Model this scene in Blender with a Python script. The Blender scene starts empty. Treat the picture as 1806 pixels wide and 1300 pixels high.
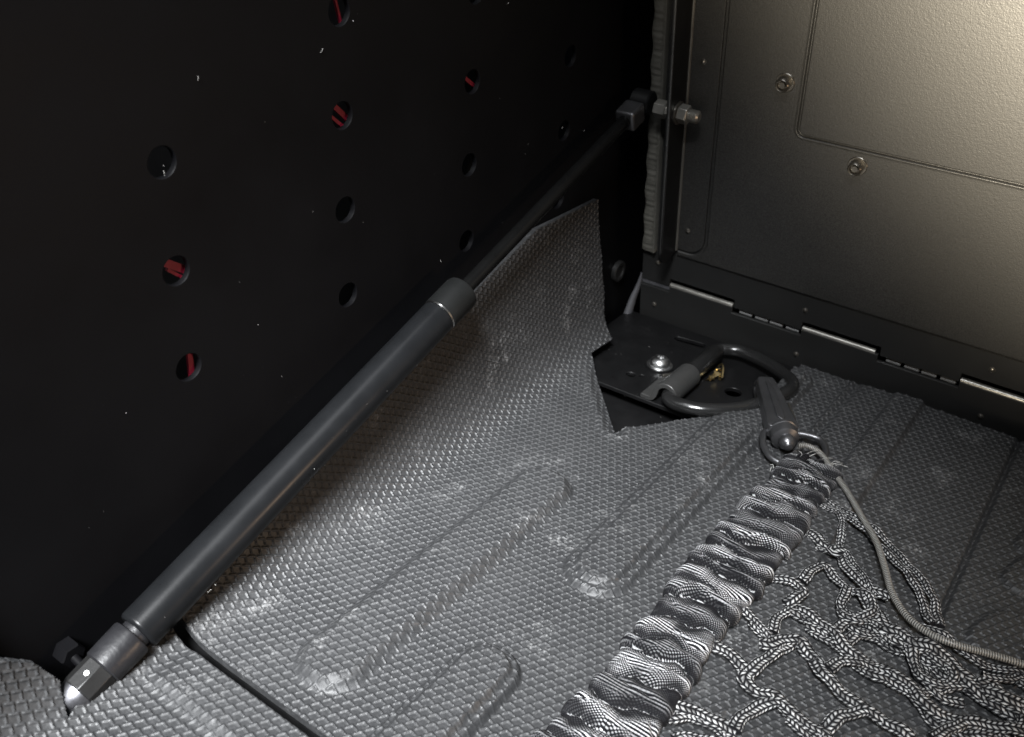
import bpy, bmesh, math, random
import numpy as np
from mathutils import Vector, Matrix
random.seed(7)
C = bpy.context.scene.collection
MM = 0.001                      # every number below is in millimetres

# ------------------------------------------------------------------ camera, world, lamps, exposure
sc = bpy.context.scene
cam = bpy.data.objects.new('camera', bpy.data.cameras.new('camera'))
C.objects.link(cam)
cam.matrix_world = Matrix(((0.810867, -0.333936, 0.480605, 0.272117), (0.582270, 0.377844, -0.719858, -0.186948), (0.058792, 0.863551, 0.500822, 0.293035), (0.000000, 0.000000, 0.000000, 1.000000)))
cam.data.sensor_fit = 'HORIZONTAL'; cam.data.sensor_width = 36.0; cam.data.lens = 33.2
cam.data.clip_start = 0.01; cam.data.clip_end = 50
cam.data.dof.use_dof = True; cam.data.dof.focus_distance = 0.43; cam.data.dof.aperture_fstop = 16
sc.camera = cam
w = bpy.data.worlds.new('World'); sc.world = w; w.use_nodes = True
w.node_tree.nodes['Background'].inputs[0].default_value = (0.62, 0.72, 0.9, 1)
w.node_tree.nodes['Background'].inputs[1].default_value = 0.013

def lamp(name, loc, at, size, watts, col, size_y=None, spread=math.pi):
    d = bpy.data.lights.new(name, 'AREA'); o = bpy.data.objects.new(name, d); C.objects.link(o)
    d.size = size*MM; d.energy = watts; d.color = col; d.spread = spread
    if size_y: d.shape = 'RECTANGLE'; d.size_y = size_y*MM
    o.location = Vector(loc)*MM
    o.rotation_euler = (Vector(at)-Vector(loc)).to_track_quat('-Z', 'Y').to_euler()
    return o
lamp('mat_sheen_lamp', (40, 10, 560), (20, 30, 0), 260, 0.38, (0.95, 0.97, 1.0), spread=math.radians(95))  # unseen lamp added overhead for the sheen on the mat's left
lamp('overhead_lamp', (240, -560, 820), (30, 22, 0), 360, 2.75, (0.96, 0.98, 1.0), spread=math.radians(24))
lamp('warm_lamp', (340, -750, 70), (425, 308, 435), 150, 16, (1.0, 0.88, 0.68), spread=math.radians(42))
lamp('warm_side_lamp', (760, 190, 90), (20, 50, 70), 26, 0.14, (1.0, 0.70, 0.46), spread=math.radians(60))
sc.view_settings.view_transform = 'Standard'; sc.view_settings.look = 'None'
sc.view_settings.exposure = 0; sc.view_settings.gamma = 1
sc.cycles.max_bounces = 6

# ------------------------------------------------------------------ helpers
def prop(o, label=None, cat=None, group=None, kind=None):
    if label: o['label'] = label
    if cat: o['category'] = cat
    if group: o['group'] = group
    if kind: o['kind'] = kind
    return o
def thing(name, loc, label, cat, group=None):
    o = bpy.data.objects.new(name, None); C.objects.link(o)
    o.location = Vector(loc)*MM; o.empty_display_size = 0.01
    return prop(o, label, cat, group)
def nrm(v):
    v = np.asarray(v, float); return v/np.linalg.norm(v)
def frame(d):
    d = nrm(d); h = np.array([0, 0, 1.]) if abs(d[2]) < .9 else np.array([1., 0, 0])
    a = nrm(np.cross(h, d)); b = np.cross(d, a); return a, b, d

class MB:
    def __init__(s): s.v = []; s.f = []; s.uv = []; s.has = False
    def add(s, vs, fs, uvs=None):
        n = len(s.v); s.v += [tuple(map(float, p)) for p in vs]
        for k, f in enumerate(fs):
            s.f.append([n+i for i in f]); s.uv.append(uvs[k] if uvs else [(0, 0)]*len(f))
        if uvs: s.has = True
        return s
    def box(s, lo, hi, map=None):
        (a, b, c), (d, e, f) = lo, hi
        v = [(a,b,c),(d,b,c),(d,e,c),(a,e,c),(a,b,f),(d,b,f),(d,e,f),(a,e,f)]
        if map: v = [map(*p) for p in v]
        return s.add(v, [(0,3,2,1),(4,5,6,7),(0,1,5,4),(1,2,6,5),(2,3,7,6),(3,0,4,7)])
    def lathe(s, p, d, prof, n=32, ref=None):     # prof: (distance along d, radius)
        a, b, d = frame(d)
        if ref is not None:
            a = nrm(np.asarray(ref, float)-d*np.dot(ref, d)); b = np.cross(d, a)
        p = np.asarray(p, float); vs = []; fs = []
        for t, r in prof:
            for k in range(n):
                x = 2*math.pi*k/n; vs.append(p+d*t+(a*math.cos(x)+b*math.sin(x))*max(r, 1e-4))
        for i in range(len(prof)-1):
            for k in range(n):
                fs.append((i*n+k, i*n+(k+1) % n, (i+1)*n+(k+1) % n, (i+1)*n+k))
        fs.append(tuple(range(n-1, -1, -1))); m = (len(prof)-1)*n; fs.append(tuple(range(m, m+n)))
        return s.add(vs, fs)
    def sphere(s, c, r, sc=(1,1,1), n=20):
        pr = [(-r*math.cos(math.pi*i/10)*sc[2], r*math.sin(math.pi*i/10)) for i in range(11)]
        k = len(s.v); s.lathe(c, (0,0,1), pr, n); return s
    def tube(s, path, ra, rb=None, n=12, closed=False, up=(0,0,1), taper=None, cap=True):
        P = np.asarray(path, float); rb = rb or ra; N = len(P); vs = []; fs = []; uvs = []
        T = np.gradient(P, axis=0)
        if closed: T = np.roll(P, -1, 0)-np.roll(P, 1, 0)
        L = np.concatenate([[0], np.cumsum(np.linalg.norm(np.diff(P, axis=0), axis=1))])
        A = None
        for i in range(N):
            t = nrm(T[i]); u = np.asarray(up, float)
            if A is None or up is not None:
                a = np.cross(t, u)
                if np.linalg.norm(a) < .05: a = A if A is not None else np.cross(t, (1,0,0))
                a = nrm(a)
            A = a; b = np.cross(a, t); k = taper[i] if taper is not None else 1
            for j in range(n):
                x = 2*math.pi*j/n; vs.append(P[i]+(a*math.cos(x)*ra+b*math.sin(x)*rb)*k)
        M = N if closed else N-1
        for i in range(M):
            i2 = (i+1) % N; l2 = L[i+1] if i+1 < N else L[-1]+np.linalg.norm(P[0]-P[-1])
            for j in range(n):
                fs.append((i*n+j, i*n+(j+1) % n, i2*n+(j+1) % n, i2*n+j))
                uvs.append([(j/n, L[i]), ((j+1)/n, L[i]), ((j+1)/n, l2), (j/n, l2)])
        if not closed and cap:
            fs.append(tuple(range(n-1, -1, -1))); uvs.append([(0,0)]*n)
            fs.append(tuple(range((N-1)*n, N*n))); uvs.append([(0,0)]*n)
        return s.add(vs, fs, uvs)
    def prism(s, poly, z0, z1, map=None, holes=()):   # outline with holes, extruded from z0 to z1
        bm = bmesh.new(); es = []
        for lp in [poly]+list(holes):
            vv = [bm.verts.new((x, y, 0)) for x, y in lp]
            es += [bm.edges.new((vv[i], vv[(i+1) % len(vv)])) for i in range(len(vv))]
        bmesh.ops.triangle_fill(bm, edges=es, use_beauty=True, use_dissolve=False, normal=(0,0,1))
        bm.verts.ensure_lookup_table(); bm.verts.index_update()
        pts = [(v.co.x, v.co.y) for v in bm.verts]; n = len(pts)
        fs = [tuple(v.index for v in f.verts) for f in bm.faces]
        side = [(e.verts[0].index, e.verts[1].index) for e in bm.edges if len(e.link_faces) == 1]
        bm.free()
        m = map or (lambda x, y, z: (x, y, z))
        vs = [m(x, y, z1) for x, y in pts]+[m(x, y, z0) for x, y in pts]
        F = [f for f in fs]+[tuple(n+i for i in f[::-1]) for f in fs]+[(a, b, n+b, n+a) for a, b in side]
        return s.add(vs, F)
    def build(s, name, mat, parent=None, angle=35, bevel=0, seg=2):
        me = bpy.data.meshes.new(name)
        off = np.array(parent_loc(parent)) if parent else np.zeros(3)
        me.from_pydata([tuple((np.array(p)*MM-off)) for p in s.v], [], s.f)
        if s.has:
            ul = me.uv_layers.new(name='UVMap'); flat = [c for f in s.uv for q in f for c in q]
            ul.data.foreach_set('uv', flat)
        bm = bmesh.new(); bm.from_mesh(me); bmesh.ops.recalc_face_normals(bm, faces=bm.faces); bm.to_mesh(me); bm.free()
        me.polygons.foreach_set('use_smooth', [True]*len(me.polygons)); me.set_sharp_from_angle(angle=math.radians(angle))
        me.materials.append(mat)
        o = bpy.data.objects.new(name, me); C.objects.link(o)
        if parent: o.parent = parent
        if bevel:
            b = o.modifiers.new('bevel', 'BEVEL'); b.width = bevel*MM; b.segments = seg; b.limit_method = 'ANGLE'; b.angle_limit = math.radians(40)
        return o
def parent_loc(p):
    l = Vector((0,0,0))
    while p: l = l+p.location; p = p.parent
    return l
def copies(o, parent, shifts):                    # alike pieces share one mesh
    for sh in shifts:
        c = o.copy(); C.objects.link(c); c.parent = parent; c.location = o.location+Vector(sh)*MM
def bigmesh(name, verts, quads, mat, parent=None, uv=None, flat=False):
    me = bpy.data.meshes.new(name); nv, nf = len(verts), len(quads)
    me.vertices.add(nv); me.vertices.foreach_set('co', (verts*MM).astype(np.float32).ravel())
    me.loops.add(nf*4); me.loops.foreach_set('vertex_index', quads.astype(np.int32).ravel())
    me.polygons.add(nf); me.polygons.foreach_set('loop_start', np.arange(0, nf*4, 4, dtype=np.int32))
    me.polygons.foreach_set('use_smooth', np.ones(nf, bool))
    if uv is not None:
        ul = me.uv_layers.new(name='UVMap'); ul.data.foreach_set('uv', uv[quads.ravel()].astype(np.float32).ravel())
    me.update(calc_edges=True); me.validate()
    me.set_sharp_from_angle(angle=math.radians(60)); me.materials.append(mat)
    o = bpy.data.objects.new(name, me); C.objects.link(o)
    if parent:
        o.parent = parent; o.location = -parent_loc(parent)
    return o
def circle(x, y, r, n=20): return [(x+r*math.cos(2*math.pi*k/n), y+r*math.sin(2*math.pi*k/n)) for k in range(n)]
def slot(a, b, r, n=8):
    a = np.array(a, float); b = np.array(b, float); t = math.atan2(*(b-a)[::-1]); out = []
    for k in range(n+1):
        x = t-math.pi/2+math.pi*k/n; out.append(tuple(b+r*np.array((math.cos(x), math.sin(x)))))
    for k in range(n+1):
        x = t+math.pi/2+math.pi*k/n; out.append(tuple(a+r*np.array((math.cos(x), math.sin(x)))))
    return out
def spline(P, n=8, closed=False):
    P = np.asarray(P, float); out = []
    Q = np.vstack([P[-1], P, P[0], P[1]]) if closed else np.vstack([2*P[0]-P[1], P, 2*P[-1]-P[-2]])
    for i in range(1, len(Q)-2):
        a, b, c, e = Q[i-1:i+3]
        for k in range(n):
            t = k/n; out.append(.5*((2*b)+(-a+c)*t+(2*a-5*b+4*c-e)*t*t+(-a+3*b-3*c+e)*t**3))
    if not closed: out.append(P[-1])
    return np.array(out)
def sm(x): x = np.clip(x, 0, 1); return x*x*(3-2*x)

# ------------------------------------------------------------------ materials
class Nt:
    def __init__(s, name):
        s.m = bpy.data.materials.new(name); s.m.use_nodes = True; s.t = s.m.node_tree
        s.b = s.t.nodes['Principled BSDF']
    def n(s, typ, **k):
        o = s.t.nodes.new(typ)
        for a, b in k.items(): setattr(o, a, b)
        return o
    def l(s, a, b): s.t.links.new(a, b)
    def math(s, op, a, b=None, c=None):
        o = s.n('ShaderNodeMath', operation=op)
        for i, x in enumerate((a, b, c)):
            if x is None: continue
            if isinstance(x, (int, float)): o.inputs[i].default_value = x
            else: s.l(x, o.inputs[i])
        return o.outputs[0]
    def obj(s): return s.n('ShaderNodeTexCoord').outputs['Object']
    def uv(s):
        o = s.n('ShaderNodeSeparateXYZ'); s.l(s.n('ShaderNodeTexCoord').outputs['UV'], o.inputs[0]); return o.outputs[0], o.outputs[1]
    def noise(s, scale, detail=3, rough=.5, vec=None):
        o = s.n('ShaderNodeTexNoise'); o.inputs['Scale'].default_value = scale; o.inputs['Detail'].default_value = detail
        o.inputs['Roughness'].default_value = rough; s.l(vec if vec is not None else s.obj(), o.inputs['Vector']); return o.outputs[0]
    def ramp(s, x, a, b, ca, cb):
        o = s.n('ShaderNodeMapRange'); o.inputs[1].default_value = a; o.inputs[2].default_value = b
        o.inputs[3].default_value = ca; o.inputs[4].default_value = cb; s.l(x, o.inputs[0]); return o.outputs[0]
    def mix(s, f, a, b):
        o = s.n('ShaderNodeMix', data_type='RGBA')
        if isinstance(f, (int, float)): o.inputs[0].default_value = f
        else: s.l(f, o.inputs[0])
        for i, x in ((6, a), (7, b)):
            if isinstance(x, tuple): o.inputs[i].default_value = (*x, 1)
            else: s.l(x, o.inputs[i])
        return o.outputs[2]
    def bump(s, h, dist, strength=1.0, prev=None):
        o = s.n('ShaderNodeBump'); o.inputs['Distance'].default_value = dist*MM; o.inputs['Strength'].default_value = strength
        s.l(h, o.inputs['Height'])
        if prev is not None: s.l(prev, o.inputs['Normal'])
        s.l(o.outputs[0], s.b.inputs['Normal']); return o.outputs[0]
    def set(s, col=None, rough=None, metal=None, spec=None):
        if col is not None:
            if isinstance(col, tuple): s.b.inputs['Base Color'].default_value = (*col, 1)
            else: s.l(col, s.b.inputs['Base Color'])
        if rough is not None:
            if isinstance(rough, (int, float)): s.b.inputs['Roughness'].default_value = rough
            else: s.l(rough, s.b.inputs['Roughness'])
        if metal is not None: s.b.inputs['Metallic'].default_value = metal
        if spec is not None: s.b.inputs['Specular IOR Level'].default_value = spec
        return s
def paint(name, col, r0, r1, grain=900, bump=.05, spec=.5, metal=0, wear=0):
    k = Nt(name); nz = k.noise(60, 4, .6); fine = k.noise(grain, 2)
    k.set(k.mix(k.ramp(nz, .3, .7, 0, 1), col, tuple(c*1.35 for c in col)), k.ramp(nz, .3, .7, r0, r1), metal, spec)
    k.bump(fine, bump); return k.m
M = {}
# side wall: black satin powder coat
k = Nt('black_powder_coat'); big = k.noise(14, 4, .6)
k.set(k.mix(big, (.0014, .0014, .0017), (.003, .003, .0036)), k.ramp(big, .3, .7, .44, .58), 0, .10)
k.bump(k.noise(1500, 2), .03); M['wall'] = k.m
# tailgate liner: leather-grained dark plastic
k = Nt('grained_tailgate_plastic')
g1 = k.noise(640, 2, .6); g2 = k.noise(1500, 1, .5); cloud = k.noise(30, 3)
spk = k.ramp(g2, .35, .68, 0, 1)
k.set(k.mix(spk, k.mix(k.ramp(cloud, .3, .7, 0, 1), (.008, .0078, .0075), (.012, .0118, .011)), (.034, .033, .031)), k.ramp(g2, .35, .65, .50, .34), 0, .55)
b1 = k.bump(g1, .07); k.bump(g2, .05, 1.0, b1)
M['liner'] = k.m
k = Nt('tailgate_steel_paint')
k.set(k.mix(k.noise(40, 3), (.012, .012, .012), (.017, .017, .0165)), k.ramp(k.noise(70, 4), .3, .7, .42, .54), 0, .4)
k.bump(k.noise(1300, 2), .06); M['sheet'] = k.m
M['black'] = paint('black_gloss_paint', (.004, .004, .0042), .36, .48, 900, .04, .3)
M['blacksat'] = paint('black_satin_steel', (.009, .009, .009), .34, .46, 900, .05, .35)
M['barrel'] = paint('strut_barrel_paint', (.005, .0053, .0058), .26, .34, 1200, .01, .13)
M['collar'] = paint('strut_collar_plastic', (.005, .0053, .0053), .46, .54, 1200, .03, .16)
M['rod'] = paint('black_nitrided_rod', (.003, .003, .003), .16, .22, 900, .01, .16)
M['socket'] = paint('worn_black_nylon', (.008, .008, .009), .28, .46, 500, .12, .42)
M['nut'] = paint('dark_zinc_nut', (.15, .14, .125), .25, .38, 900, .03, .5, .9)
M['bright'] = paint('bright_zinc', (.62, .61, .6), .16, .28, 900, .02, .5, 1)
M['nose'] = paint('satin_steel', (.20, .20, .215), .36, .48, 900, .03, .5, 1)
M['boltsteel'] = paint('stainless_button_bolt', (.5, .5, .5), .25, .4, 800, .05, .5, 1)
M['brass'] = paint('brass_shard_metal', (.62, .48, .24), .18, .35, 600, .2, .5, 1)
M['ring'] = paint('black_oxide_ring', (.010, .010, .010), .17, .26, 600, .04, .6)
M['tab'] = paint('lit_hinge_tab', (.30, .29, .265), .26, .4, 900, .04, .5, .8)  # highlight of rolled tabs and lit strut bolt put into a paler colour
M['bead'] = paint('lit_fold_bead', (.09, .085, .075), .35, .45, 900, .04, .5, .5)  # highlight along the lit bend is put into this paler colour
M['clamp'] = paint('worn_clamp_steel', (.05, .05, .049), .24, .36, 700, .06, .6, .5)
M['hook'] = paint('dark_gunmetal_hook', (.10, .10, .104), .3, .42, 700, .05, .5, .85)
M['red'] = paint('red_strip', (.22, .007, .025), .5, .6)
M['white'] = paint('white_paint_dot', (.8, .8, .8), .5, .6)
M['dust'] = paint('dust_fleck', (.2, .195, .185), .8, .9)
M['seal'] = paint('grey_rubber_seal', (.075, .072, .062), .55, .7, 500, .15)
M['greyrub'] = paint('pale_grey_rubber', (.055, .055, .06), .5, .65, 500, .1)
M['pin'] = paint('grey_hinge_pin', (.13, .13, .13), .45, .55)
# floor mat: moulded black rubber
k = Nt('embossed_rubber_mat'); nz = k.noise(22, 4, .6); dusty = k.noise(420, 3, .6)
base = k.mix(k.ramp(dusty, .45, .75, 0, 1), (.020, .0205, .0215), (.036, .0365, .038))
scuff = k.math('MULTIPLY', k.ramp(k.noise(48, 5, .75), .56, .68, 0, 1), k.ramp(k.noise(700, 2, .7), .46, .60, 0, 1))
k.set(k.mix(k.math('MULTIPLY', scuff, .7), base, (.15, .15, .15)), k.ramp(nz, .35, .65, .47, .62), 0, .5)
k.bump(k.noise(2200, 2), .06); M['mat'] = k.m
# gathered elastic sleeve: black and white weave, threads drawn out on the crests
k = Nt('woven_sleeve'); u, v = k.uv()
fuv = k.n('ShaderNodeUVMap', uv_map='fold'); fx = k.n('ShaderNodeSeparateXYZ'); k.l(fuv.outputs[0], fx.inputs[0]); fr, sd = fx.outputs[0], fx.outputs[1]
v2 = k.math('ADD', v, k.ramp(k.noise(160, 2), 0, 1, -.25, .25))
su = k.math('SINE', k.math('MULTIPLY', u, 2*math.pi/1.4)); sv = k.math('SINE', k.math('MULTIPLY', v2, 2*math.pi/1.45))
d = k.ramp(k.math('MULTIPLY', su, sv), .1, .5, 0, 1)
lines = k.math('MULTIPLY', k.ramp(k.math('SINE', k.math('MULTIPLY', v2, 2*math.pi/1.75)), .0, .5, 0, 1), k.ramp(su, -1, .2, .6, 1))
nz = k.noise(90, 3, .6)
sel = k.math('MULTIPLY', k.ramp(k.math('ADD', fr, k.ramp(nz, .3, .7, -.3, .3)), .25, .4, 0, 1), k.ramp(k.math('ADD', fr, k.ramp(nz, .3, .7, .3, -.3)), .6, .8, 1, 0))
dim = k.ramp(k.math('ADD', k.math('ABSOLUTE', k.math('SUBTRACT', fr, .5)), k.ramp(k.noise(70, 3), .3, .7, -.2, .2)), .08, .40, 1, .05)  # fold valleys darkened: their shade is painted into the weave
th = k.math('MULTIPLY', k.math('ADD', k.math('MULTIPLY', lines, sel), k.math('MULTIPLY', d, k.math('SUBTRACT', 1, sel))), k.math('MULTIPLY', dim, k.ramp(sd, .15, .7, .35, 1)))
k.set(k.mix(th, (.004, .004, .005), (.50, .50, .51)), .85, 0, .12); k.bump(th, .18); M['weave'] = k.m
# net cord: two rows of V stitches, grey yarn over black
k = Nt('braided_net_cord'); u, v = k.uv()
u4 = k.math('FRACT', k.math('MULTIPLY', u, 4)); vee = k.math('ABSOLUTE', k.math('SUBTRACT', u4, .5))
ph = k.math('FRACT', k.math('ADD', k.math('DIVIDE', v, 2.1), k.math('MULTIPLY', vee, 1.5)))
st = k.math('SUBTRACT', 1, k.math('ABSOLUTE', k.math('SUBTRACT', k.math('MULTIPLY', ph, 2), 1)))
edge = k.math('MULTIPLY', k.ramp(vee, .06, .16, 0, 1), k.ramp(vee, .33, .45, 1, 0))
hh = k.math('MULTIPLY', k.ramp(st, .25, .6, 0, 1), edge)
yarn = k.math('MULTIPLY', hh, k.ramp(k.noise(300, 2), .35, .6, .25, 1))
k.set(k.mix(yarn, (.007, .007, .008), (.50, .50, .50)), .85, 0, .12); k.bump(hh, .45); M['cord'] = k.m
# bungee: grey fibre sheath wound in fine turns
k = Nt('bungee_sheath'); u, v = k.uv()
tw = k.math('SINE', k.math('MULTIPLY', k.math('ADD', k.math('DIVIDE', v, 1.0), u), 2*math.pi))
t2 = k.ramp(tw, -.6, .6, 0, 1)
k.set(k.mix(t2, (.035, .034, .032), (.23, .222, .205)), .42, 0, .5); k.bump(t2, .22); M['bungee'] = k.m
k = Nt('loose_thread'); k.set((.3, .3, .29), .7); M['thread'] = k.m
# ------------------------------------------------------------------ truck bed floor (under everything)
b = MB()
b.box((-2, -260, -30), (460, 196, -0.6))
b.box((150, 196.5, -30), (460, 372, -0.6))
b.box((-2, 196.5, -30), (149.5, 372, -11))
prop(b.build('truck_bed_floor', M['black']), kind='structure')

# ------------------------------------------------------------------ perforated side wall
wall = thing('side_wall', (0, 150, 0), 'black steel side wall of the truck bed with columns of round holes', 'wall panel')
DY, HR = 85.5, 5.5
holes = [(i*DY, 226.5-40*j) for i in range(-3, 4) for j in range(-2, 4) if not (i == 0 and j == 0) and not (i == 3 and j == 4)]
def wall_mesh():
    m = MB(); N = 28; R = 9.0
    ys = sorted({-280., 420.} | {y+s for y, z in holes for s in (-R, R)})
    zs = sorted({-30., 340.} | {z+s for y, z in holes for s in (-R, R)})
    hs = {(round(y, 2), round(z, 2)) for y, z in holes}
    for a, b2 in zip(ys, ys[1:]):
        for c, e in zip(zs, zs[1:]):
            y, z = (a+b2)/2, (c+e)/2
            if (round(y, 2), round(z, 2)) in hs:
                rings = []
                for x, r in ((0, None), (0, HR+.35), (-.35, HR), (-2.4, HR), (-2.5, HR+.1), (-2.5, None)):
                    q = []
                    for k in range(N):
                        t = 2*math.pi*(k+.5)/N; cs, sn = math.cos(t), math.sin(t)
                        f = r if r else R/max(abs(cs), abs(sn)); q.append((x, y+f*cs, z+f*sn))
                    if r is None:       # pull the four nearest points out to the corners
                        for sy in (-1, 1):
                            for sz in (-1, 1):
                                i = min(range(N), key=lambda i: (q[i][1]-y-sy*R)**2+(q[i][2]-z-sz*R)**2); q[i] = (x, y+sy*R, z+sz*R)
                    rings.append(q)
                vs = [p for q in rings for p in q]
                m.add(vs, [(g*N+k, g*N+(k+1) % N, (g+1)*N+(k+1) % N, (g+1)*N+k) for g in range(5) for k in range(N)])
            else:
                for x in (0, -2.5): m.add([(x, a, c), (x, b2, c), (x, b2, e), (x, a, e)], [(0, 1, 2, 3)])
    return m
wm = wall_mesh().build('perforated_sheet', M['wall'], wall, 25)
b = MB(); b.box((-70, -280, -30), (-66, 420, 340)); b.build('outer_skin', M['black'], wall)
b = MB(); b.box((-2, 396, -30), (70, 410, 340)); b.build('gap_backing', M['black'], wall)  # black panel added to keep the gap beside the tailgate dark
b = MB(); b.lathe((0, 340, 34), (1, 0, 0), [(0, 7.5), (2.2, 7.5), (3, 6.8), (3, 4.6), (2.2, 4), (2.2, .1)], 28)
b.build('plug_bolt', M['blacksat'], wall)
b = MB(); b.lathe((0, -69, 14.5), (1, 0, 0), [(0, 4.9), (6, 4.9), (6.5, 4.3), (6.5, .1)], 6)
b.build('mounting_nut', M['wall'], wall, 20)

# red strips behind the wall, glimpsed through the holes
def red(y0, z0, y1, z1, wd, label):
    d = nrm((0, y1-y0, z1-z0)); a = np.cross(d, (1, 0, 0)); m = MB()
    p, q = np.array((-3.4, y0, z0))-d*4, np.array((-3.4, y1, z1))+d*4
    m.add([p-a*wd, q-a*wd, q+a*wd, p+a*wd, p-a*wd-(1.2,0,0), q-a*wd-(1.2,0,0), q+a*wd-(1.2,0,0), p+a*wd-(1.2,0,0)],
          [(0,1,2,3),(4,7,6,5),(0,4,5,1),(1,5,6,2),(2,6,7,3),(3,7,4,0)])
    prop(m.build('red_strip', M['red'], None, 35), label, 'red strip', 'red strips behind the wall holes')
red(88.5, 226.0, 89.9, 221.3, 0.50, 'hair thin red strip in the highest hole of the tall column of four')
red(87.1, 187.6, 92.4, 182.9, 1.15, 'slanting red strip behind the second hole down in the tall column of four')
red(85.3, 183.8, 88.4, 181.3, 0.70, 'short red strip at the lower rim of the second hole in the tall column')
red(1.7, 146.9, 5.7, 144.2, 1.50, 'broader upper red strip behind the middle hole of the leftmost column')
red(1.9, 143.7, 4.6, 141.4, 0.60, 'narrow lower red strip behind the middle hole of the leftmost column')
red(3.7, 108.4, 3.5, 101.6, 1.20, 'upright red strip behind the lowest hole of the leftmost column')
red(170.0, 187.7, 175.9, 183.9, 0.90, 'dim slanting red strip behind the upper hole of the third column')

# ------------------------------------------------------------------ tailgate (leans in towards the camera)
TL = math.radians(-10.3); U3 = np.array((0, math.sin(TL), math.cos(TL))); N3 = np.array((0, -math.cos(TL), math.sin(TL)))
def tg(s, h, n): return np.array((s, 361., 0))+U3*h+N3*n
gate = thing('tailgate', (180, 361, 30), 'dark grained tailgate liner panel with moulded groove, warm light at its upper right', 'tailgate')
# sheet behind the liner with cut-outs round the hinge tabs
TABS = [(33.2, 79.2), (126.4, 174.5), (222.1, 270), (317, 365)]
out = [(11.5, 27.6)]
for a, e in TABS: out += [(a-.4, 27.6), (a-.4, 33.6), (e+.6, 33.6), (e+.6, 27.6)]
out += [(430, 27.6), (430, 330), (11.5, 330)]
b = MB().prism(out, -2.2, 0, tg); b.build('base_sheet', M['sheet'], gate, 30, .35)
b = MB().prism([(11.5, 5), (430, 5), (430, 60), (11.5, 60)], -9, -7, tg); b.build('back_sheet', M['black'], gate)
# liner as a relief: grid lines crowd where the moulded grooves run
def lines(lo, hi, dense, coarse):
    x = [lo]
    while x[-1] < hi:
        st = coarse
        for a, e, d in dense:
            if a <= x[-1] < e: st = min(st, d)
            elif x[-1] < a: st = min(st, a-x[-1]) if a-x[-1] > 1e-6 else st
        x.append(min(hi, x[-1]+max(st, .05)))
    return np.array(x)
def rrect(s, h, s0, h0, r, sx=1):      # distance to a quarter plane s>s0 (or s<s0), h>h0 with a rounded corner
    ax, ay = (s0-s)*sx+r, h0-h+r
    return np.minimum(np.maximum(ax, ay), 0)+np.hypot(np.maximum(ax, 0), np.maximum(ay, 0))-r
S_ = lines(37.6, 430, [(37.6, 62, .5), (100, 112, .3)], 5); H_ = lines(53.2, 330, [(53.2, 76, .5), (149, 163, .3)], 5)
ss, hh = np.meshgrid(S_, H_, indexing='ij')
dc = rrect(ss, hh, 105.2, 154.4, 4.0); ds = rrect(ss, hh, 56.8, 58.6, 11, -1)
nn = 1.5-1.3*np.exp(-(dc/.75)**4)+.55*sm(-dc/.8)+.25*np.exp(-((dc-1.3)/.7)**2)
nn = nn-1.4*sm((1.1-ds)/.5)-1.1*sm((55.4-hh)/2.2)
vx = (np.array((0, 361., 0))+ss[..., None]*np.array((1, 0, 0))+hh[..., None]*U3+nn[..., None]*N3).reshape(-1, 3)
a, c = len(S_), len(H_); ix = np.arange(a*c).reshape(a, c)
qd = np.stack([ix[:-1, :-1], ix[1:, :-1], ix[1:, 1:], ix[:-1, 1:]], -1).reshape(-1, 4)
liner = bigmesh('liner_panel', vx, qd, M['liner'], gate)
# bracket strip left of the groove, folded forward into a flange
cr = [(55.6-11+11*math.cos(t), 59.8+11+11*math.sin(t)) for t in np.linspace(0, -math.pi/2, 12)]
b = MB().prism([(37.4, 330), (37.4, 59.8)]+cr[::-1]+[(55.6, 330)], .2, 1.7, tg); strip = b.build('bracket_strip', M['liner'], gate, 30, .5)
def tgn(n, h, s): return tg(s, h, n)
fl = [(1.2, 330), (1.2, 57.5), (13, 55.4)]+[(13+9*math.cos(t), 64.4+9*math.sin(t)) for t in np.linspace(-math.pi/2, 0, 10)]+[(21.6, 330)]
b = MB().prism(fl, 34.2, 36.3, tgn); b.build('flange', M['black'], gate, 30, .45)
MB().tube([tg(35.4, h, 21.55) for h in np.arange(66, 331, 8)], 1.05, .5, 8, up=(0, 1, 0)).build('lit_edge', M['clamp'], gate, 60)  # paler strip added as the lit front edge of the flange
b = MB().tube([tg(36.6, h, 1.3) for h in (58.5, 120, 200, 330)], 1.15, 1.15, 10, up=(0, 1, 0)); b.build('fold_bead', M['bead'], gate, 60)
# ribbed weather seal along the edge
hs_ = np.arange(52.5, 300, .55); pr_ = [(12.6, 0), (12.6, 2.6), (13.6, 3.4), (15.5, 3.8), (18.5, 3.8), (20, 3.6), (20.6, 4.2), (21.6, 4.2), (22, 3.2), (22, 0)]
vs = []; 
for h in hs_:
    wv = 0.10*math.sin(h*2*math.pi/3.6)+.10*math.sin(h*1.17)+.15*math.sin(h*.43)
    for k, (s, n) in enumerate(pr_): vs.append(tg(s+(.5*math.sin(h*.31) if k < 3 else 0), h, n+(wv if 2 <= k <= 5 else 0)))
K = len(pr_); q = [(i*K+k, i*K+k+1, (i+1)*K+k+1, (i+1)*K+k) for i in range(len(hs_)-1) for k in range(K-1)]
q += [tuple(range(K)), tuple(range((len(hs_)-1)*K, len(hs_)*K))]
MB().add(vs, q).build('edge_seal', M['seal'], gate, 60)
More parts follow.
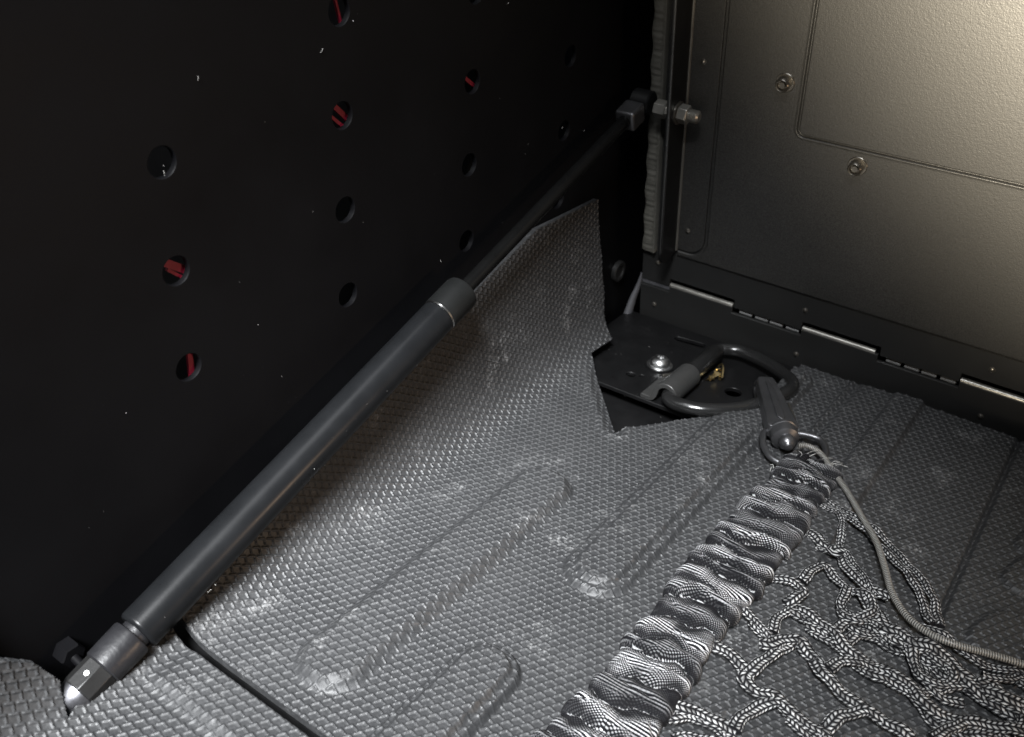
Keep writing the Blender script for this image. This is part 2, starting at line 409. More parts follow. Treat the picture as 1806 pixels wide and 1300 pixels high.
# lock nuts on the liner
def locknut(s, h):
    o = MB().lathe(tg(s, h, 1.2), N3, [(0, 5.4), (.5, 5.4), (.9, 5.0), (.9, 4.0), (4.8, 4.0), (5.6, 3.5), (5.9, 3.2), (5.6, 2.75), (3.4, 2.6), (3.4, 2.0), (5.0, 1.7), (5.0, .1)], 32).build('lock_nut', M['nut'], gate, 25)
    return o
n0 = locknut(94.3, 182.3); copies(n0, gate, [tg(140.9, 144.6, 0)-tg(94.3, 182.3, 0)])
# rivets, one mesh for all
def rivet(p, d, r=1.5): return MB().lathe(p, d, [(0, r*1.25), (.25, r*1.25), (.3, r), (.8, r*.85), (1.15, r*.45), (1.2, .1)], 16)
rv = rivet(tg(45.2, 185.1, 1.6), N3).build('rivet', M['nut'], gate)
copies(rv, gate, [tg(s, h, n)-tg(45.2, 185.1, 1.6) for s, h, n in ((43.8, 75, 1.6), (23, 43.5, 0), (126.2, 42.8, 0), (236, 42.6, 0), (346, 42.6, 0), (45.2, 295, 1.6))])
# strut bolt through the flange
bp = tg(30, 156.4, 11.5); X = np.array((1., 0, 0))
MB().lathe(bp+X*-5.8, X, [(-2.4, 4.9), (-1.8, 5.4), (4.4, 5.4), (5, 4.9), (5, 3.6), (9.8, 3.6), (9.8, .1)], 6, ref=(0, -.75, .66)).build('bolt_head', M['tab'], gate, 20, .25)
MB().lathe(bp+X*6.4, X, [(0, 6.8), (.9, 6.8), (1, 5.4), (1, .1)], 28).build('washer', M['nut'], gate)
MB().lathe(bp+X*7.5, X, [(0, 5.2), (.5, 5.7), (5.6, 5.7), (6.2, 5.0), (6.2, .1)], 6, ref=(0, -.75, .66)).build('hex_nut', M['tab'], gate, 20, .25)
th = [(13.4, .1)]
for k in range(6): th += [(13.5+k*1.0, 3.1), (13.9+k*1.0, 3.8), (14.1+k*1.0, 3.8)]
th += [(19.6, 3.0), (20.2, 2.4), (20.2, .1)]
MB().lathe(bp, X, th, 24).build('threaded_stud', M['tab'], gate, 25)

# ------------------------------------------------------------------ tailgate hinge
hinge = thing('piano_hinge', (180, 360, 5), 'long black steel hinge with bright rolled tabs along the foot of the tailgate', 'hinge')
out = [(11.5, -6), (430, -6), (430, 23.6)]
for a, e in TABS[::-1]: out += [(e, 23.6), (e, 28.2), (a, 28.2), (a, 23.6)]
out += [(11.5, 23.6)]
b = MB().prism(out, -1.4, 1.0, tg); b.build('lower_leaf', M['sheet'], hinge, 30, .35)
b = MB().prism([(11.5, 24.2), (32.6, 24.2), (32.6, 27.2), (11.5, 27.2)], -2.4, -.6, tg); b.build('end_filler', M['greyrub'], hinge, 30, .3)
t0 = MB().lathe(tg(TABS[0][0], 28.4, -.9), X, [(0, 1.2), (.2, 1.9), (TABS[0][1]-TABS[0][0]-.2, 1.9), (TABS[0][1]-TABS[0][0], 1.2)], 20).build('rolled_tab', M['tab'], hinge, 40)
copies(t0, hinge, [(a-TABS[0][0], 0, 0) for a, e in TABS[1:]])
pin = MB()
pin.lathe(tg(83.4, 24.6, -2.6), X, [(0, 1.0), (.3, 1.5), (8.6, 1.5), (8.9, 1.0)], 14)
pn = pin.build('hinge_pin', M['pin'], hinge, 40)
copies(pn, hinge, [(d+g, 0, 0) for d in (0, 95.7, 191.4) for g in (0, 11, 21, 32) if d+g > 0])
rv2 = rivet(tg(22.7, 10.1, 1.0), N3).build('rivet', M['nut'], hinge)
copies(rv2, hinge, [tg(s, h, 1)-tg(22.7, 10.1, 1) for s, h in ((125.7, 8.9), (238.2, 9.6), (350, 9.6))])
b = MB(); pth = spline([(11, 357, 30), (9.5, 356.5, 20), (7.5, 355, 10), (6, 353, -3)], 6)
b.tube(pth, 2.2, 3.2, 12, up=(0, 1, 0), taper=np.linspace(.45, 1.35, len(pth))); b.build('end_gasket', M['greyrub'], hinge, 60)

# ------------------------------------------------------------------ floor mats (relief grids: hexagon embossing, pills, cut edges)
def mprof(n=14):
    return spline([(45, 5), (33, 5.9), (25, 9), (18.5, 15.5), (13, 28), (8, 58), (3.5, 97), (2.6, 110)], n)
PR = mprof(); AR = np.concatenate([[0], np.cumsum(np.hypot(*np.diff(PR[:, :2], axis=0).T))])
TN = np.gradient(PR[:, :2], axis=0); TN /= np.linalg.norm(TN, axis=1)[:, None]
def surf(u, y, off):
    a = np.clip(45-u, 0, None); x = np.where(u >= 45, u, np.interp(a, AR, PR[:, 0])); z = np.where(u >= 45, 5., np.interp(a, AR, PR[:, 1]))
    tx, tz = np.interp(a, AR, TN[:, 0]), np.interp(a, AR, TN[:, 1]); nx, nz = tz, -tx
    nx = np.where(u >= 45, 0, nx); nz = np.where(u >= 45, 1, nz); l = np.hypot(nx, nz)
    return np.stack([x+nx/l*off, y, z+nz/l*off], -1)
def scales(u, y):               # staggered raised chevrons, thick left arm and thin right arm
    u = u+.10*np.sin(y*.21+u*.13); b = np.floor(y/3.72); best = np.full(u.shape, 9., np.float32)
    for db in (0, 1, 2):
        ay = (b+db)*3.72; k = np.floor((u-2.15*(b+db))/4.3)
        for da in (-1, 0, 1, 2):
            x = (u-(k+da)*4.3-2.15*(b+db)).astype(np.float32); z = (y-ay).astype(np.float32)
            for ex, ez, hw in ((-1.2, -2.15, .74), (2.7, -.55, .56)):
                t = np.clip((x*ex+z*ez)/(ex*ex+ez*ez), 0, 1); best = np.minimum(best, np.hypot(x-t*ex, z-t*ez)/(hw*(1-.25*t)))
    return .60*(1-np.clip(best, 0, 1)**1.4)
def pill(u, y, x, y0, y1, r): return np.hypot(u-x, y-np.clip(y, y0, y1))-r
def seg(u, y, p, q):
    p = np.array(p, float); q = np.array(q, float); d = q-p; t = np.clip(((u-p[0])*d[0]+(y-p[1])*d[1])/(d@d), 0, 1)
    return np.hypot(u-p[0]-d[0]*t, y-p[1]-d[1]*t)
def inpoly(u, y, poly):
    r = np.zeros(u.shape, bool); P = poly
    for (x0, y0), (x1, y1) in zip(P, P[1:]+P[:1]):
        if y0 == y1: continue
        r ^= ((y0 > y) != (y1 > y)) & (u < (x1-x0)*(y-y0)/(y1-y0)+x0)
    return r
def mat_piece(name, u0, u1, y0, y1, step, keep, height, label, thick=3.2):
    us, ys = np.concatenate([np.arange(u0, u1, step), np.arange(u1, 430, .85)]), np.arange(y0, y1+step, step)   # coarser outside the frame
    u, y = np.meshgrid(us, ys, indexing='ij')
    emb = scales(u, y)
    off = height(u, y)
    top = surf(u, y, off+emb)
    uc, yc = (u[:-1, :-1]+u[1:, 1:])/2, (y[:-1, :-1]+y[1:, 1:])/2
    k = keep(uc, yc); nU, nY = u.shape; ix = np.arange(nU*nY).reshape(nU, nY)
    qd = np.stack([ix[:-1, :-1], ix[1:, :-1], ix[1:, 1:], ix[:-1, 1:]], -1)[k]
    low = surf(u, y, off-thick).reshape(-1, 3); vt = top.reshape(-1, 3)
    kp = np.zeros((nU+1, nY+1), bool); kp[1:-1, 1:-1] = k; side = []     # walls round the cut edge
    A = nU*nY
    for di, dj in ((-1, 0), (1, 0), (0, -1), (0, 1)):
        nb = np.roll(np.roll(kp, -di, 0), -dj, 1)[1:-1, 1:-1]; i, j = np.where(k & ~nb)
        if di == -1: p, q = ix[i, j+1], ix[i, j]
        if di == 1: p, q = ix[i+1, j], ix[i+1, j+1]
        if dj == -1: p, q = ix[i, j], ix[i+1, j]
        if dj == 1: p, q = ix[i+1, j+1], ix[i, j+1]
        side.append(np.stack([q, p, p+A, q+A], -1))
    qa = np.vstack([qd]+side); va = np.vstack([vt, low])
    used = np.unique(qa); re = np.full(len(va), -1); re[used] = np.arange(len(used))
    o = bigmesh(name, va[used], re[qa], M['mat'])
    return prop(o, label, 'floor mat')
NF, NI, NI2, NA, NR = (25.2, 296.), (24.6, 270.8), (34.8, 260.5), (78.3, 210.3), (107.3, 250.4)
NOTCH = [NF, NI, NI2, NA, NR, (131.5, 283.5), (132.2, 420.), (-120., 420.), (-120., 290.), (-68.8, 297.2), (-31.2, 301.1), (-3.8, 303.3)]
def ztop(y): return np.where(y > 230, 96.6, 96.6-(230-y)*.295)
def u_of_z(z): return 45-np.interp(z, PR[:, 1], AR)
def keepA(u, y):
    edge = np.maximum(u_of_z(np.clip(ztop(y), 5.4, 200)), -200)
    return (y > -31.4) & (y < 354.5+.5*np.sin(u*.9)) & (u >= edge) & ~inpoly(u, y, NOTCH)
def hA(u, y):
    nz = .35*np.sin(u*.031+1)*np.sin(y*.023)+.2*np.sin(u*.07+y*.05)
    dA = pill(u, y, 77, -4, 138, 17); h = 4.7*sm(-dA/(7.5-1.2*sm((4-y)/10)-1.8*sm((y-134)/8)))
    dB = pill(u, y, 131, 106, 330, 17); h = np.maximum(h, 2.7*sm(-dB/3.2)+2.5*sm((-dB-4.8)/3.2))
    dC = pill(u, y, 126, -120, 27, 15); h = np.maximum(h, 3.8*sm(-dC/2.8)+2.6*sm((-dC-3.8)/2.8))
    h = h+1.2*sm((u-163)/2)*sm((y-150)/30)-1.6*np.exp(-((u-168.5)/2.2)**2)*sm((y-150)/30)
    h = h+2.0*sm((u-189)/3)*sm((208.5-u)/2.0)*sm((y-120)/40)-.8*sm((u-208)/2)
    h = h-2.2*np.exp(-((u-261.5)/1.3)**2)*sm((y-120)/20)
    for (x, ya, r) in ((291, 262, 13), (291, 232, 13), (288, 182, 14)):
        dd = pill(u-(y-ya)*.25, y, x, ya-6, ya+6, r); h = h+1.8*sm(-dd/3.5)
    dl = seg(u, y, NI2, NA); h = h-2.6*sm((6.5-dl)/6.5)*sm((u-30)/8)+.8*np.exp(-((dl-7.5)/2.2)**2)*sm((u-30)/10)
    return h+nz
mat_piece('bed_mat', -76, 306, -32, 355.5, .36, keepA, hA, 'large embossed black rubber mat with raised pill ribs, cut away around the tie-down')
BP = [(-60., -150.), (-60., -108.), (-16.6, -104.1), (-8.5, -95.1), (0., -85.7), (11.2, -80.5), (24.4, -84.5), (19., -74.), (19., -36.), (440., -36.), (440., -150.)]
def keepB(u, y): return (y < -36.6) & inpoly(u, y, BP)
def hB(u, y):
    return 2.8*sm((y+58.5)/7.5)*sm((u-27)/9)+.3*np.sin(u*.04)
mat_piece('bed_mat', -60, 306, -130, -35, .42, keepB, hB, 'nearer strip of embossed rubber mat below the slit, at the bottom left')

# ------------------------------------------------------------------ tie-down bracket in the corner
br = thing('tie_down_bracket', (70, 305, 0), 'flat black steel corner bracket with slots, silver bolt and folded strap clamp', 'bracket')
pl = [(5, 256.3), (28, 256.3), (104, 257.8), (146, 259), (146, 357), (5, 357)]
key = slot((50.5, 277.6), (51.5, 277.8), 2.6, 10)
hl = [slot((52, 341), (68, 343.2), 2.9), key, slot((56.6, 280.3), (57.2, 280.8), 1.5, 6), circle(109.5, 301, 5.2, 24)]
b = MB().prism(pl, -2.6, 0, None, hl); b.build('plate', M['black'], br, 30, .3)
MB().lathe((59.5, 299.5, 0), (0, 0, 1), [(0, 8.2), (1.0, 8.2), (1.1, 6.6), (2.0, 6.6), (4.0, 6.0), (5.6, 4.4), (6.3, 2.6), (6.35, 2.2), (5.0, 1.8), (5.0, .1)], 32).build('button_bolt', M['boltsteel'], br, 40)
MB().lathe((59.5, 299.5, 0.02), (0, 0, 1), [(0, 9.4), (.9, 9.4), (.95, .1)], 32).build('washer', M['black'], br, 40)
# strap clamp: an omega bent from flat bar, over the straight leg of the ring
CX, CZ, RI, TH = 84.0, 7.2, 4.7, 3.0
def omega(foot, ro):
    mid = [(foot, TH/2), (72.5, TH/2), (75.2, 1.9), (77.0, 4.2)]
    for t in np.linspace(math.radians(165), math.radians(-55), 16): mid.append((CX+(ro)*math.cos(t), CZ+(ro)*math.sin(t)))
    mid = spline(mid, 3)[:, :2]; T = np.gradient(mid, axis=0); T /= np.linalg.norm(T, axis=1)[:, None]; nn_ = np.stack([-T[:, 1], T[:, 0]], 1)
    return [tuple(p) for p in mid+nn_*TH/2]+[tuple(p) for p in (mid-nn_*TH/2)[::-1]]
b = MB().prism(omega(68.5, RI+TH/2), 257.5, 289.5, lambda x, z, y: (x, y, z+.05)); b.build('strap_clamp', M['clamp'], br, 40, .4)
b = MB().lathe((CX, 290, CZ), (0, 1, 0), [(0, 4.2), (.1, 5.9), (36, 5.9), (37, 5.2), (37, .1)], 24); b.build('clamp_tube', M['ring'], br, 40)
b = MB().prism([(70, 283), (75.5, 291), (74.5, 292), (68.8, 284)], 2.8, 4.6); b.build('clamp_lug', M['nut'], br, 30, .3)

ring = thing('d_ring', (110, 296, 8), 'black steel tie-down ring lying flat, triangular, held by the strap clamp', 'tie-down ring')
pth = spline([(84, 268, 7.2), (84, 296, 7.2), (84, 328, 7.2), (87.5, 335, 7.4), (97, 338.5, 7.8), (113, 335.5, 8.3), (128, 328, 9), (138.5, 318, 10.2), (140.5, 307, 10.5), (136, 292, 10), (130, 279, 9.4), (121, 266, 9), (109, 256.5, 8.7), (97, 253, 8.2), (87.5, 256, 7.6)], 8, True)
MB().tube(pth, 4.1, 4.1, 16, True).build('ring_rod', M['ring'], ring, 60)

b = MB()
for k in range(9):
    c = np.array((95+random.uniform(-3, 3), 307+random.uniform(-4, 5), 2.5+random.uniform(-1.5, 3))); e = [np.array([random.uniform(-3.4, 3.4) for _ in range(3)]) for _ in range(3)]
    b.add([c+e[0], c+e[1], c+e[2], c-e[0]*.4+(.3, .3, .5)], [(0, 1, 2), (0, 2, 3), (0, 3, 1), (1, 3, 2)])
b.tube(spline([(91, 318, 4), (94, 316, 7), (97, 311, 6), (99, 306, 4)], 4), .7, .7, 6)
prop(b.build('brass_shard', M['brass'], None, 20), 'torn shiny brass scrap lying on the bracket inside the ring', 'metal scrap')

# ------------------------------------------------------------------ gas strut
P0 = np.array((18, -49.6, 19.1)); AX = nrm(np.array((14, 305, 148.5))-P0)
strut = thing('gas_strut', tuple(P0+AX*170-(0, 0, 8)), 'long black gas strut running slantwise along the side wall up to the tailgate', 'gas strut')
MB().lathe(P0, AX, [(0, 7.6), (.5, 8.3), (1.2, 8.75), (1.9, 8.8), (190.3, 8.8), (190.9, 8.4), (190.9, .1)], 64).build('barrel', M['barrel'], strut, 30)
MB().lathe(P0+AX*190.9, AX, [(0, 8.3), (.1, 9.0), (.9, 9.05), (1.3, 8.4), (1.3, .1)], 64).build('clip_ring', M['bright'], strut, 30)
MB().lathe(P0+AX*192.1, AX, [(0, 8.5), (.5, 9.15), (16.4, 9.15), (18.3, 8.7), (19, 7.8), (18.6, 4.6), (18.6, .1)], 64).build('collar', M['collar'], strut, 30)
MB().lathe(P0+AX*205, AX, [(0, 3.9), (173, 3.9), (173, .1)], 40).build('rod', M['rod'], strut, 30)
# lower end: nylon socket, flat-sided block with a paint dot, steel nose
sd = np.cross(AX, (1, 0, 0)); sd = nrm(sd)
MB().lathe(P0, AX, [(-17, .1), (-17, 7.4), (-16.4, 8.0), (-3.2, 8.3), (-2.2, 7.9), (-1.8, 6), (-1.2, 6), (0, 6)], 40).build('lower_socket', M['socket'], strut, 30)
MB().lathe(P0, AX, [(-28, .1), (-28, 6.9), (-27.5, 7.4), (-16.9, 7.4), (-16.9, .1)], 8, ref=(1, 0, .25)).build('flat_block', M['blacksat'], strut, 20, .3)
MB().lathe(P0, AX, [(-36.5, .1), (-36.2, 1.6), (-35, 3.6), (-32.5, 5.6), (-29.5, 6.7), (-27.9, 7.0), (-27.9, .1)], 40).build('steel_nose', M['nose'], strut, 40)
MB().lathe((6, -69, 13.5), (1, 0, -.2), [(0, 1.7), (9, 1.7), (9, .1)], 20).build('ball_stud', M['wall'], strut, 40)
cdir = nrm(np.array((272, -187, 293))-P0); dn = nrm(cdir-AX*np.dot(cdir, AX)+np.array((-.35, 0, .25))); dn = nrm(dn-AX*np.dot(dn, AX))
MB().lathe(P0-AX*21.8+dn*7.0, dn, [(-.6, 1.0), (.2, 1.0), (.35, .7), (.35, .05)], 16).build('paint_dot', M['white'], strut, 40)
# upper end fitting: rod block and ball socket on the flange bolt
E0 = P0+AX*371; sx = np.array((1., 0, 0)); sy = nrm(np.cross(AX, sx))
def ef(a, c, t): return E0+sx*a+sy*c+AX*t
b = MB().prism([(-6.2, -6), (6.2, -6), (6.2, 6), (-6.2, 6)], 0, 14, ef); b.build('end_block', M['hook'], strut, 30, 1.6, 3)
MB().lathe(ef(-7, 0, 23), sx, [(0.6, 6.2), (1.4, 7), (12, 7), (12.8, 6.2), (12.8, .1)], 32).build('ball_socket', M['black'], strut, 30)
MB().tube([ef(-8.2, 6, 14), ef(-8.2, 9, 20), ef(-8, 9.6, 26), ef(-6, 9.6, 30), ef(0, 9.8, 31)], .8, .8, 8).build('spring_clip', M['nut'], strut, 60)

# ------------------------------------------------------------------ snap hook
hk = thing('snap_hook', (145, 272, 10), 'dark metal snap hook clipped onto the tie-down ring, tapering body with ball end', 'snap hook')
T_ = np.array((129.5, 294.5, 16.0)); B_ = np.array((155.5, 257.5, 13.5)); ad = nrm(B_-T_); wd_ = nrm(np.cross((0, 0, 1), ad)); ud = np.cross(ad, wd_)
def hf(x, y, z): return T_+ad*x-wd_*y+ud*z
bd = [(-3, -3.4), (-1.5, -4.8), (3, -5.5), (20, -6.7), (40, -8.4), (44, -8.6), (46, -7.4), (46, 7.4), (44, 8.6), (40, 8.4), (20, 6.7), (3, 5.5), (-1.5, 4.8), (-3, 3.4)]
MB().prism(bd, -3.6, 4.2, hf).build('hook_body', M['hook'], hk, 30, 1.5, 3)
MB().prism([(3, -1.4), (38, -2.4), (41, 0), (38, 2.4), (3, 1.4), (0, 0)], 4.0, 5.3, hf).build('raised_spine', M['hook'], hk, 30, .5)
MB().tube(spline([hf(-1, 0, 0), hf(-7, 0, -2.5), hf(-9.5, 0, -7), hf(-6, 0, -10.5), hf(2, 0, -10.5)], 5), 3.4, 2.6, 14).build('hook_tip', M['hook'], hk, 60)
MB().tube([hf(6, -8.2, -1), hf(22, -9, -2), hf(37, -9.3, -3)], .9, .9, 10).build('gate_wire', M['bright'], hk, 60)
MB().tube([hf(12, -12, -4), hf(24, -12.5, -4.5), hf(30, -12, -5)], .7, .7, 10).build('gate_spring', M['nut'], hk, 60)
fd = nrm(ad+np.array((0, 0, -.05)))
MB().lathe(hf(43.5, 0, .3), fd, [(0, 7), (.6, 7.9), (2.2, 7.9), (2.6, 7.3), (6.4, 7.1), (6.7, 7.6), (8.2, 7.4), (8.8, 6.4), (9.8, 4.4), (9.8, .1)], 36).build('ferrule', M['hook'], hk, 25)
bb = hf(55.2, 0, .6); MB().lathe(bb-fd*4.6, fd, [(0, .1)]+[(4.6-4.6*math.cos(t), 4.6*math.sin(t)) for t in np.linspace(.3, 2.5, 10)]+[(8.6, 2.4), (9.6, 2.0), (9.9, .1)], 28).build('ball_end', M['hook'], hk, 40)
lp = spline([(147.5, 254, 12), (149.3, 246, 12), (153.5, 239, 11), (161, 234, 10), (172, 236, 9.5), (180.5, 245, 10.5), (181, 256, 11.5), (174.5, 265, 12.5), (165, 263.5, 13), (157, 259, 12)], 7, True)
MB().tube(lp, 1.75, 1.75, 12, True).build('swivel_loop', M['hook'], hk, 60)

# ------------------------------------------------------------------ cargo net: gathered sleeve and cords
net = thing('cargo_net', (200, 120, 6), 'black and grey cargo net with a gathered elastic sleeve and knotted cord meshes', 'cargo net')
rs = np.random.RandomState(11)
folds = [-60.]
while folds[-1] < 245: folds.append(folds[-1]+rs.uniform(8.5, 15.5))
folds = np.array(folds)
def sleeve():
    ys = np.arange(-45, 246.01, .5); n = 128; Y, A = np.meshgrid(ys, 2*math.pi*np.arange(n)/n, indexing='ij')
    ca, sa = np.cos(A), np.sin(A); end = sm((249-Y)/8)*.45+.55
    x0 = np.sign(ca)*np.abs(ca)**.8
    warp = Y+1.2*np.sin(x0*2.2+Y*.05)+1.0*np.sin(x0*4.1+Y*.21)+.8*np.sin(x0*7.3-Y*.33)-1.5*x0+.8*np.sin(Y*.37+x0)
    i = np.clip(np.searchsorted(folds, warp)-1, 0, len(folds)-2); fr = (warp-folds[i])/(folds[i+1]-folds[i])
    amp = 3.7+1.5*np.sin(i*2.4)+1.2*np.sin(x0*1.7+i*1.9)+.5*np.sin(i*5.1+x0*3)
    bul = np.clip(np.sin(math.pi*np.clip(fr, 0, 1)), 0, 1)**.6*(1-.35*fr)*np.clip(amp, 1.0, 5)
    fr2 = (fr*1.0+.18*np.sin(x0*2.5+i*2.1))
    bul = bul-1.3*np.exp(-((fr2-.62)/.07)**2)*sm((np.sin(i*3.7+x0*2.6)+.1)/.5)
    small = .3*np.sin(Y*.9+x0*3+i)*np.sin(x0*4+i*2)
    W = 15.2+1.2*np.sin(Y*.045+1)+.8*np.sin(Y*.11); cx = 178+.9*np.sin(Y*.04)+1.5*sm((Y-195)/40)
    X_ = cx+x0*(W+bul*.55)*end; Z_ = 8.2+np.sign(sa)*np.abs(sa)**.5*(2.9*end)+(bul+small)*np.clip(sa*1.4+.2, 0, 1)*end
    Yy = Y+.6*np.sin(x0*2+Y*.12)
    v = np.stack([X_, Yy, Z_], -1).reshape(-1, 3); m = len(ys); ix = np.arange(m*n).reshape(m, n); jx = np.roll(ix, -1, 1)
    q = np.stack([ix[:-1], jx[:-1], jx[1:], ix[1:]], -1).reshape(-1, 4)
    uu = np.abs(((A/(2*math.pi)+.25) % 1)*2-1)*42.
    L = Y*1.15+.5*np.sin(x0*2.2+Y*.05)
    uv = np.stack([uu, L], -1).reshape(-1, 2)
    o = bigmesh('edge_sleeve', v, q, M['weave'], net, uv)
    u2 = np.stack([fr, np.sin(i*2.7)*.5+.5], -1).reshape(-1, 2)
    l2 = o.data.uv_layers.new(name='fold'); l2.data.foreach_set('uv', u2[q.ravel()].astype(np.float32).ravel())
sleeve()
b = MB()      # puckered end of the sleeve
for k in range(7):
    t = k/6; b.tube(spline([(170+18*t, 239, 9+2*math.sin(k)), (171+17*t, 244.5, 10.5+1.5*math.sin(k*2.1)), (172+16*t, 248+1.5*math.sin(k*1.7), 8+1.2*math.cos(k))], 4), 2.3, 2.8, 10, taper=np.linspace(1, .45, 9))
b.build('sleeve_end', M['weave'], net, 60)
NET = [
    (9.0, 1.5, [(185.8,222.4),(200.6,219.7),(213.4,215.8),(223.7,211.3),(235.0,203.8),(245.9,194.2),(254.9,184.1),(260.0,174.6),(263.1,166.7)]),
    (9.0, 1.5, [(186.4,217.8),(200.1,215.3),(212.9,211.6),(223.0,206.2),(233.8,198.5),(243.8,189.3),(251.1,181.0),(255.8,172.7),(260.8,165.8)]),
    (8.0, 1.5, [(257.7,163.2),(266.6,162.7),(273.9,157.7),(282.3,157.2),(290.0,159.5),(298.0,163.9)]),
    (9.0, 2.3, [(188.6,193.9),(196.7,191.9),(204.6,185.7),(212.0,184.6),(211.0,184.0),(214.0,188.5)]),
    (8.5, 1.5, [(191.5,189.5),(198.0,187.3),(205.0,181.6),(206.0,184.1),(210.8,182.8)]),
    (9.0, 2.1, [(212.7,187.1),(219.8,177.8),(226.0,172.3),(232.7,169.0),(240.5,169.6)]),
    (10.0, 1.3, [(189.8,214.9),(197.4,214.3),(203.9,212.0),(208.1,203.2),(211.2,191.4),(217.0,185.7),(223.7,178.7),(231.0,171.0),(236.0,165.8)]),
    (9.0, 1.7, [(206.3,154.5),(207.1,163.2),(209.4,170.5),(214.2,170.7),(219.7,166.3),(224.7,163.3)]),
    (9.5, 1.6, [(224.7,162.6),(231.3,164.9),(236.1,160.4),(236.9,153.7),(233.3,148.2),(228.6,148.5),(225.0,152.9),(224.5,163.3)]),
    (8.8, 1.7, [(224.9,153.8),(227.9,147.3),(233.0,145.7),(237.9,149.7),(244.0,148.3)]),
    (9.0, 1.9, [(193.0,147.8),(198.8,150.7),(205.1,150.8),(209.1,148.6),(208.1,141.5),(205.4,137.1)]),
    (8.5, 2.1, [(204.7,139.3),(210.8,139.0),(219.9,136.1),(228.5,134.0),(212.4,135.2),(221.3,135.2),(228.6,133.4),(234.9,129.0),(242.8,126.8),(250.3,127.7),(256.8,126.5),(264.2,123.9),(268.8,119.2),(277.1,118.9),(283.6,121.2),(289.9,124.3),(296.4,126.3),(304.4,130.5)]),
    (8.0, 1.9, [(228.1,136.4),(231.1,144.5),(237.0,147.9),(242.9,147.4),(250.3,149.5),(256.4,146.2),(260.0,139.9),(263.3,134.8),(269.3,133.4),(276.0,136.1)]),
    (9.3, 2.6, [(232.5,163.9),(238.5,155.3),(244.9,150.5),(249.6,150.8),(256.5,148.8),(263.9,150.1),(270.3,149.2),(275.8,144.7),(282.2,142.3),(289.7,141.0),(296.7,141.2),(302.8,142.0)]),
    (8.6, 2.0, [(254.9,149.7),(263.3,147.1),(270.8,144.6),(277.3,142.3),(285.6,140.9),(293.6,140.1),(303.0,138.2)]),
    (8.6, 1.5, [(258.9,143.5),(261.5,136.6),(266.9,132.0),(273.3,134.5),(275.2,140.5),(270.8,144.6),(263.6,146.0)]),
    (8.6, 2.2, [(205.8,107.4),(210.1,110.1),(213.5,116.3),(218.5,119.8),(225.8,115.8),(232.0,111.6),(228.1,112.9),(234.9,107.1),(243.4,103.6),(251.2,102.7),(256.4,102.4),(262.7,100.6),(270.3,99.0)]),
    (8.2, 1.6, [(207.7,117.5),(206.4,123.9),(207.0,130.3),(209.9,136.1),(214.3,137.9)]),
    (8.8, 1.8, [(233.2,111.7),(235.9,118.9),(240.6,123.6),(246.9,125.9),(254.3,126.7)]),
    (8.5, 1.6, [(193.2,121.3),(198.9,119.1),(204.0,116.6),(208.7,113.6)]),
    (9.0, 2.2, [(191.2,95.1),(199.0,94.4),(204.6,92.9),(209.2,90.7)]),
    (8.8, 1.9, [(208.7,89.0),(210.9,98.5),(212.7,106.0),(214.6,113.5),(217.6,119.4)]),
    (8.2, 2.1, [(208.6,91.8),(209.0,86.3),(214.5,83.6),(220.1,85.9),(225.9,85.0),(232.4,82.2),(238.4,80.4),(243.9,79.6)]),
    (9.0, 2.1, [(193.8,56.6),(199.3,58.9),(205.4,59.8),(211.5,60.7),(216.4,61.8)]),
    (8.3, 1.7, [(193.6,49.9),(198.4,55.3),(204.7,57.7),(212.4,59.0),(217.6,57.4)]),
    (8.7, 1.9, [(215.3,61.5),(215.7,69.7),(218.1,76.9),(222.0,83.1),(227.1,84.1)]),
    (8.2, 1.8, [(224.5,84.3),(230.7,82.3),(236.3,81.2),(242.3,81.0),(245.1,79.4)]),
    (8.8, 1.9, [(241.7,80.4),(244.3,89.7),(248.0,96.3),(253.1,101.2),(258.0,101.7)]),
    (8.2, 1.6, [(265.4,122.7),(270.7,130.6),(276.6,136.5),(282.6,142.3),(286.0,146.6)]),
    (8.4, 1.7, [(276.0,103.7),(280.5,113.8),(285.0,121.6),(289.6,126.1)]),
    (8.8, 1.7, [(295.4,141.3),(300.3,139.4),(301.9,132.6),(298.9,126.7)]),
    (8.4, 1.5, [(283.8,149.6),(291.2,152.7),(298.8,162.3)]),
    (9.0, 1.7, [(288.7,146.5),(295.0,143.1),(303.1,144.8)]),
]
BUNGEE = [(167.2, 251.0, 13.0), (171.4, 253.9, 13.0), (178.8, 253.2, 12.0), (189.7, 243.0, 11.0), (202.4, 229.6, 10.5), (214.5, 213.2, 11.5), (225.0, 198.9, 12.5), (233.5, 184.1, 12.0), (241.0, 170.6, 11.0), (250.0, 160.9, 10.5), (259.9, 156.4, 10.5), (270.2, 156.0, 11.0), (282.8, 159.5, 11.0), (296.4, 162.8, 11.0), (330, 171, 10), (370, 163, 10), (425, 168, 10)]
for k in range(9):           # the net goes on to the right, beyond the frame
    y0 = 178-k*17
    NET.append((8.3, 1.9, [(296, y0-4*(k % 2)), (322, y0-14+6*(k % 3)), (348, y0+3), (376, y0-13), (402, y0+2), (425, y0-9)]))
MORE = (9, 11, 12, 13, 14, 19, 24, 26)
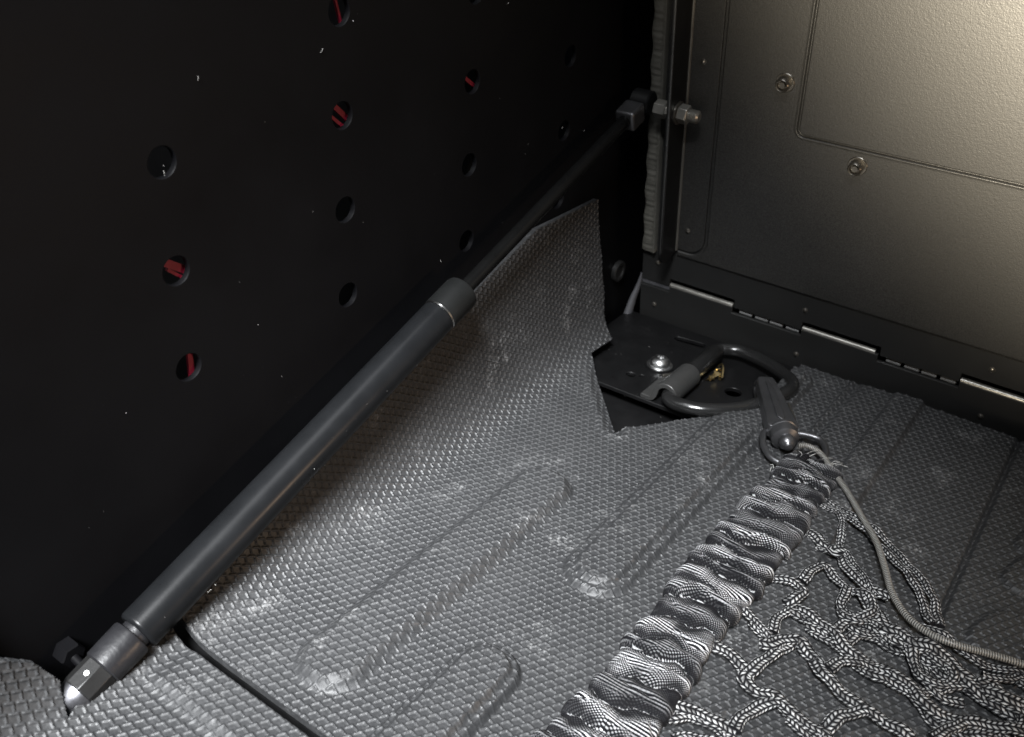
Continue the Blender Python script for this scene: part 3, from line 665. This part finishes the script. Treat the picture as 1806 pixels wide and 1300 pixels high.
for z, hw, pts in NET+[(z-1.2, hw*.9, [(x+dx, y+dy) for x, y in pts]) for k, (z, hw, pts) in enumerate(NET) if k in MORE for dx, dy in ((5.5, -4.5),)]:
    p = spline(np.array([(x, y, 0) for x, y in pts]), 9); L = np.concatenate([[0], np.cumsum(np.linalg.norm(np.diff(p, axis=0), axis=1))])
    ph = random.uniform(0, 6); p[:, 2] = z-.7+.8*np.sin(L*.16+ph)+.4*np.sin(L*.41+ph*2)
    p[:, :2] += np.stack([.25*np.sin(L*.5+ph), .25*np.cos(L*.63+ph)], 1)
    tw = 1+.10*np.sin(L*.33+ph)
    MB().tube(p, hw*1.5, min(hw*.7, 1.15), 18, taper=tw).build('cord', M['cord'], net, 70)
for k in range(12):
    p0 = np.array((random.uniform(171, 190), random.uniform(242, 248), 12.)); d = np.array((random.uniform(-5, 6), random.uniform(0, 7), random.uniform(-1, 4)))
    if k > 7: p0 = np.array((random.uniform(155, 165), random.uniform(222, 234), 9.)); d = np.array((random.uniform(-6, 1), random.uniform(-3, 4), random.uniform(-1, 2)))
    MB().tube(spline([p0, p0+d*.5+(random.uniform(-1.5, 1.5), random.uniform(-1.5, 1.5), 1), p0+d], 5), .14, .14, 5).build('loose_thread', M['thread'], net, 60)

# ------------------------------------------------------------------ bungee cord
bp_ = spline(BUNGEE, 14)
o = MB().tube(bp_, 1.5, 1.5, 18).build('bungee_cord', M['bungee'], None, 70)
prop(o, 'thin pale grey bungee cord curving from the swivel loop across the net to the right', 'bungee cord')

# ------------------------------------------------------------------ dust and lint
b = MB()
def fleck(p, r):
    d = [np.array([random.uniform(-1, 1) for _ in range(3)])*r for _ in range(3)]
    b.add([p+d[0], p+d[1], p+d[2], p-d[0]*.5+(.15*r, 0, .1*r)], [(0, 1, 2), (0, 2, 3), (0, 3, 1), (1, 3, 2)])
for _ in range(45): fleck(np.array((.1, random.uniform(-60, 330), random.uniform(60, 235))), random.choice((.12, .16, .2, .3)))
for _ in range(70):
    t = random.uniform(4, 205); a = random.uniform(-.6, 1.9); r = 9.0 if t < 190 else 9.3
    fleck(P0+AX*t+(sx*math.cos(a)+sy*-math.sin(a)*-1)*r, random.choice((.12, .16, .25)))
for _ in range(16): fleck(P0+AX*random.uniform(24, 34)+(sx*math.cos(.55+random.uniform(-.25, .25))+sy*-math.sin(.55)*-1)*8.9, .28)
for _ in range(110): fleck(np.array((random.uniform(35, 250), random.uniform(-20, 345), 6.2)), random.choice((.15, .2, .3)))
for _ in range(60): fleck(np.array((random.uniform(20, 140), random.uniform(258, 355), .15)), random.choice((.15, .2, .35)))
for _ in range(8):
    p = np.array((.2, random.uniform(-40, 320), random.uniform(60, 230))); d = np.array((0, random.uniform(-1, 1), random.uniform(-1.5, 1.5)))*1.3
    b.tube([p, p+d*.5+(.2, 0, 0), p+d], .09, .09, 4)
prop(b.build('dust', M['dust'], None, 10), 'scattered pale dust flecks and lint on wall, strut, mat and bracket', 'dust', kind='stuff')
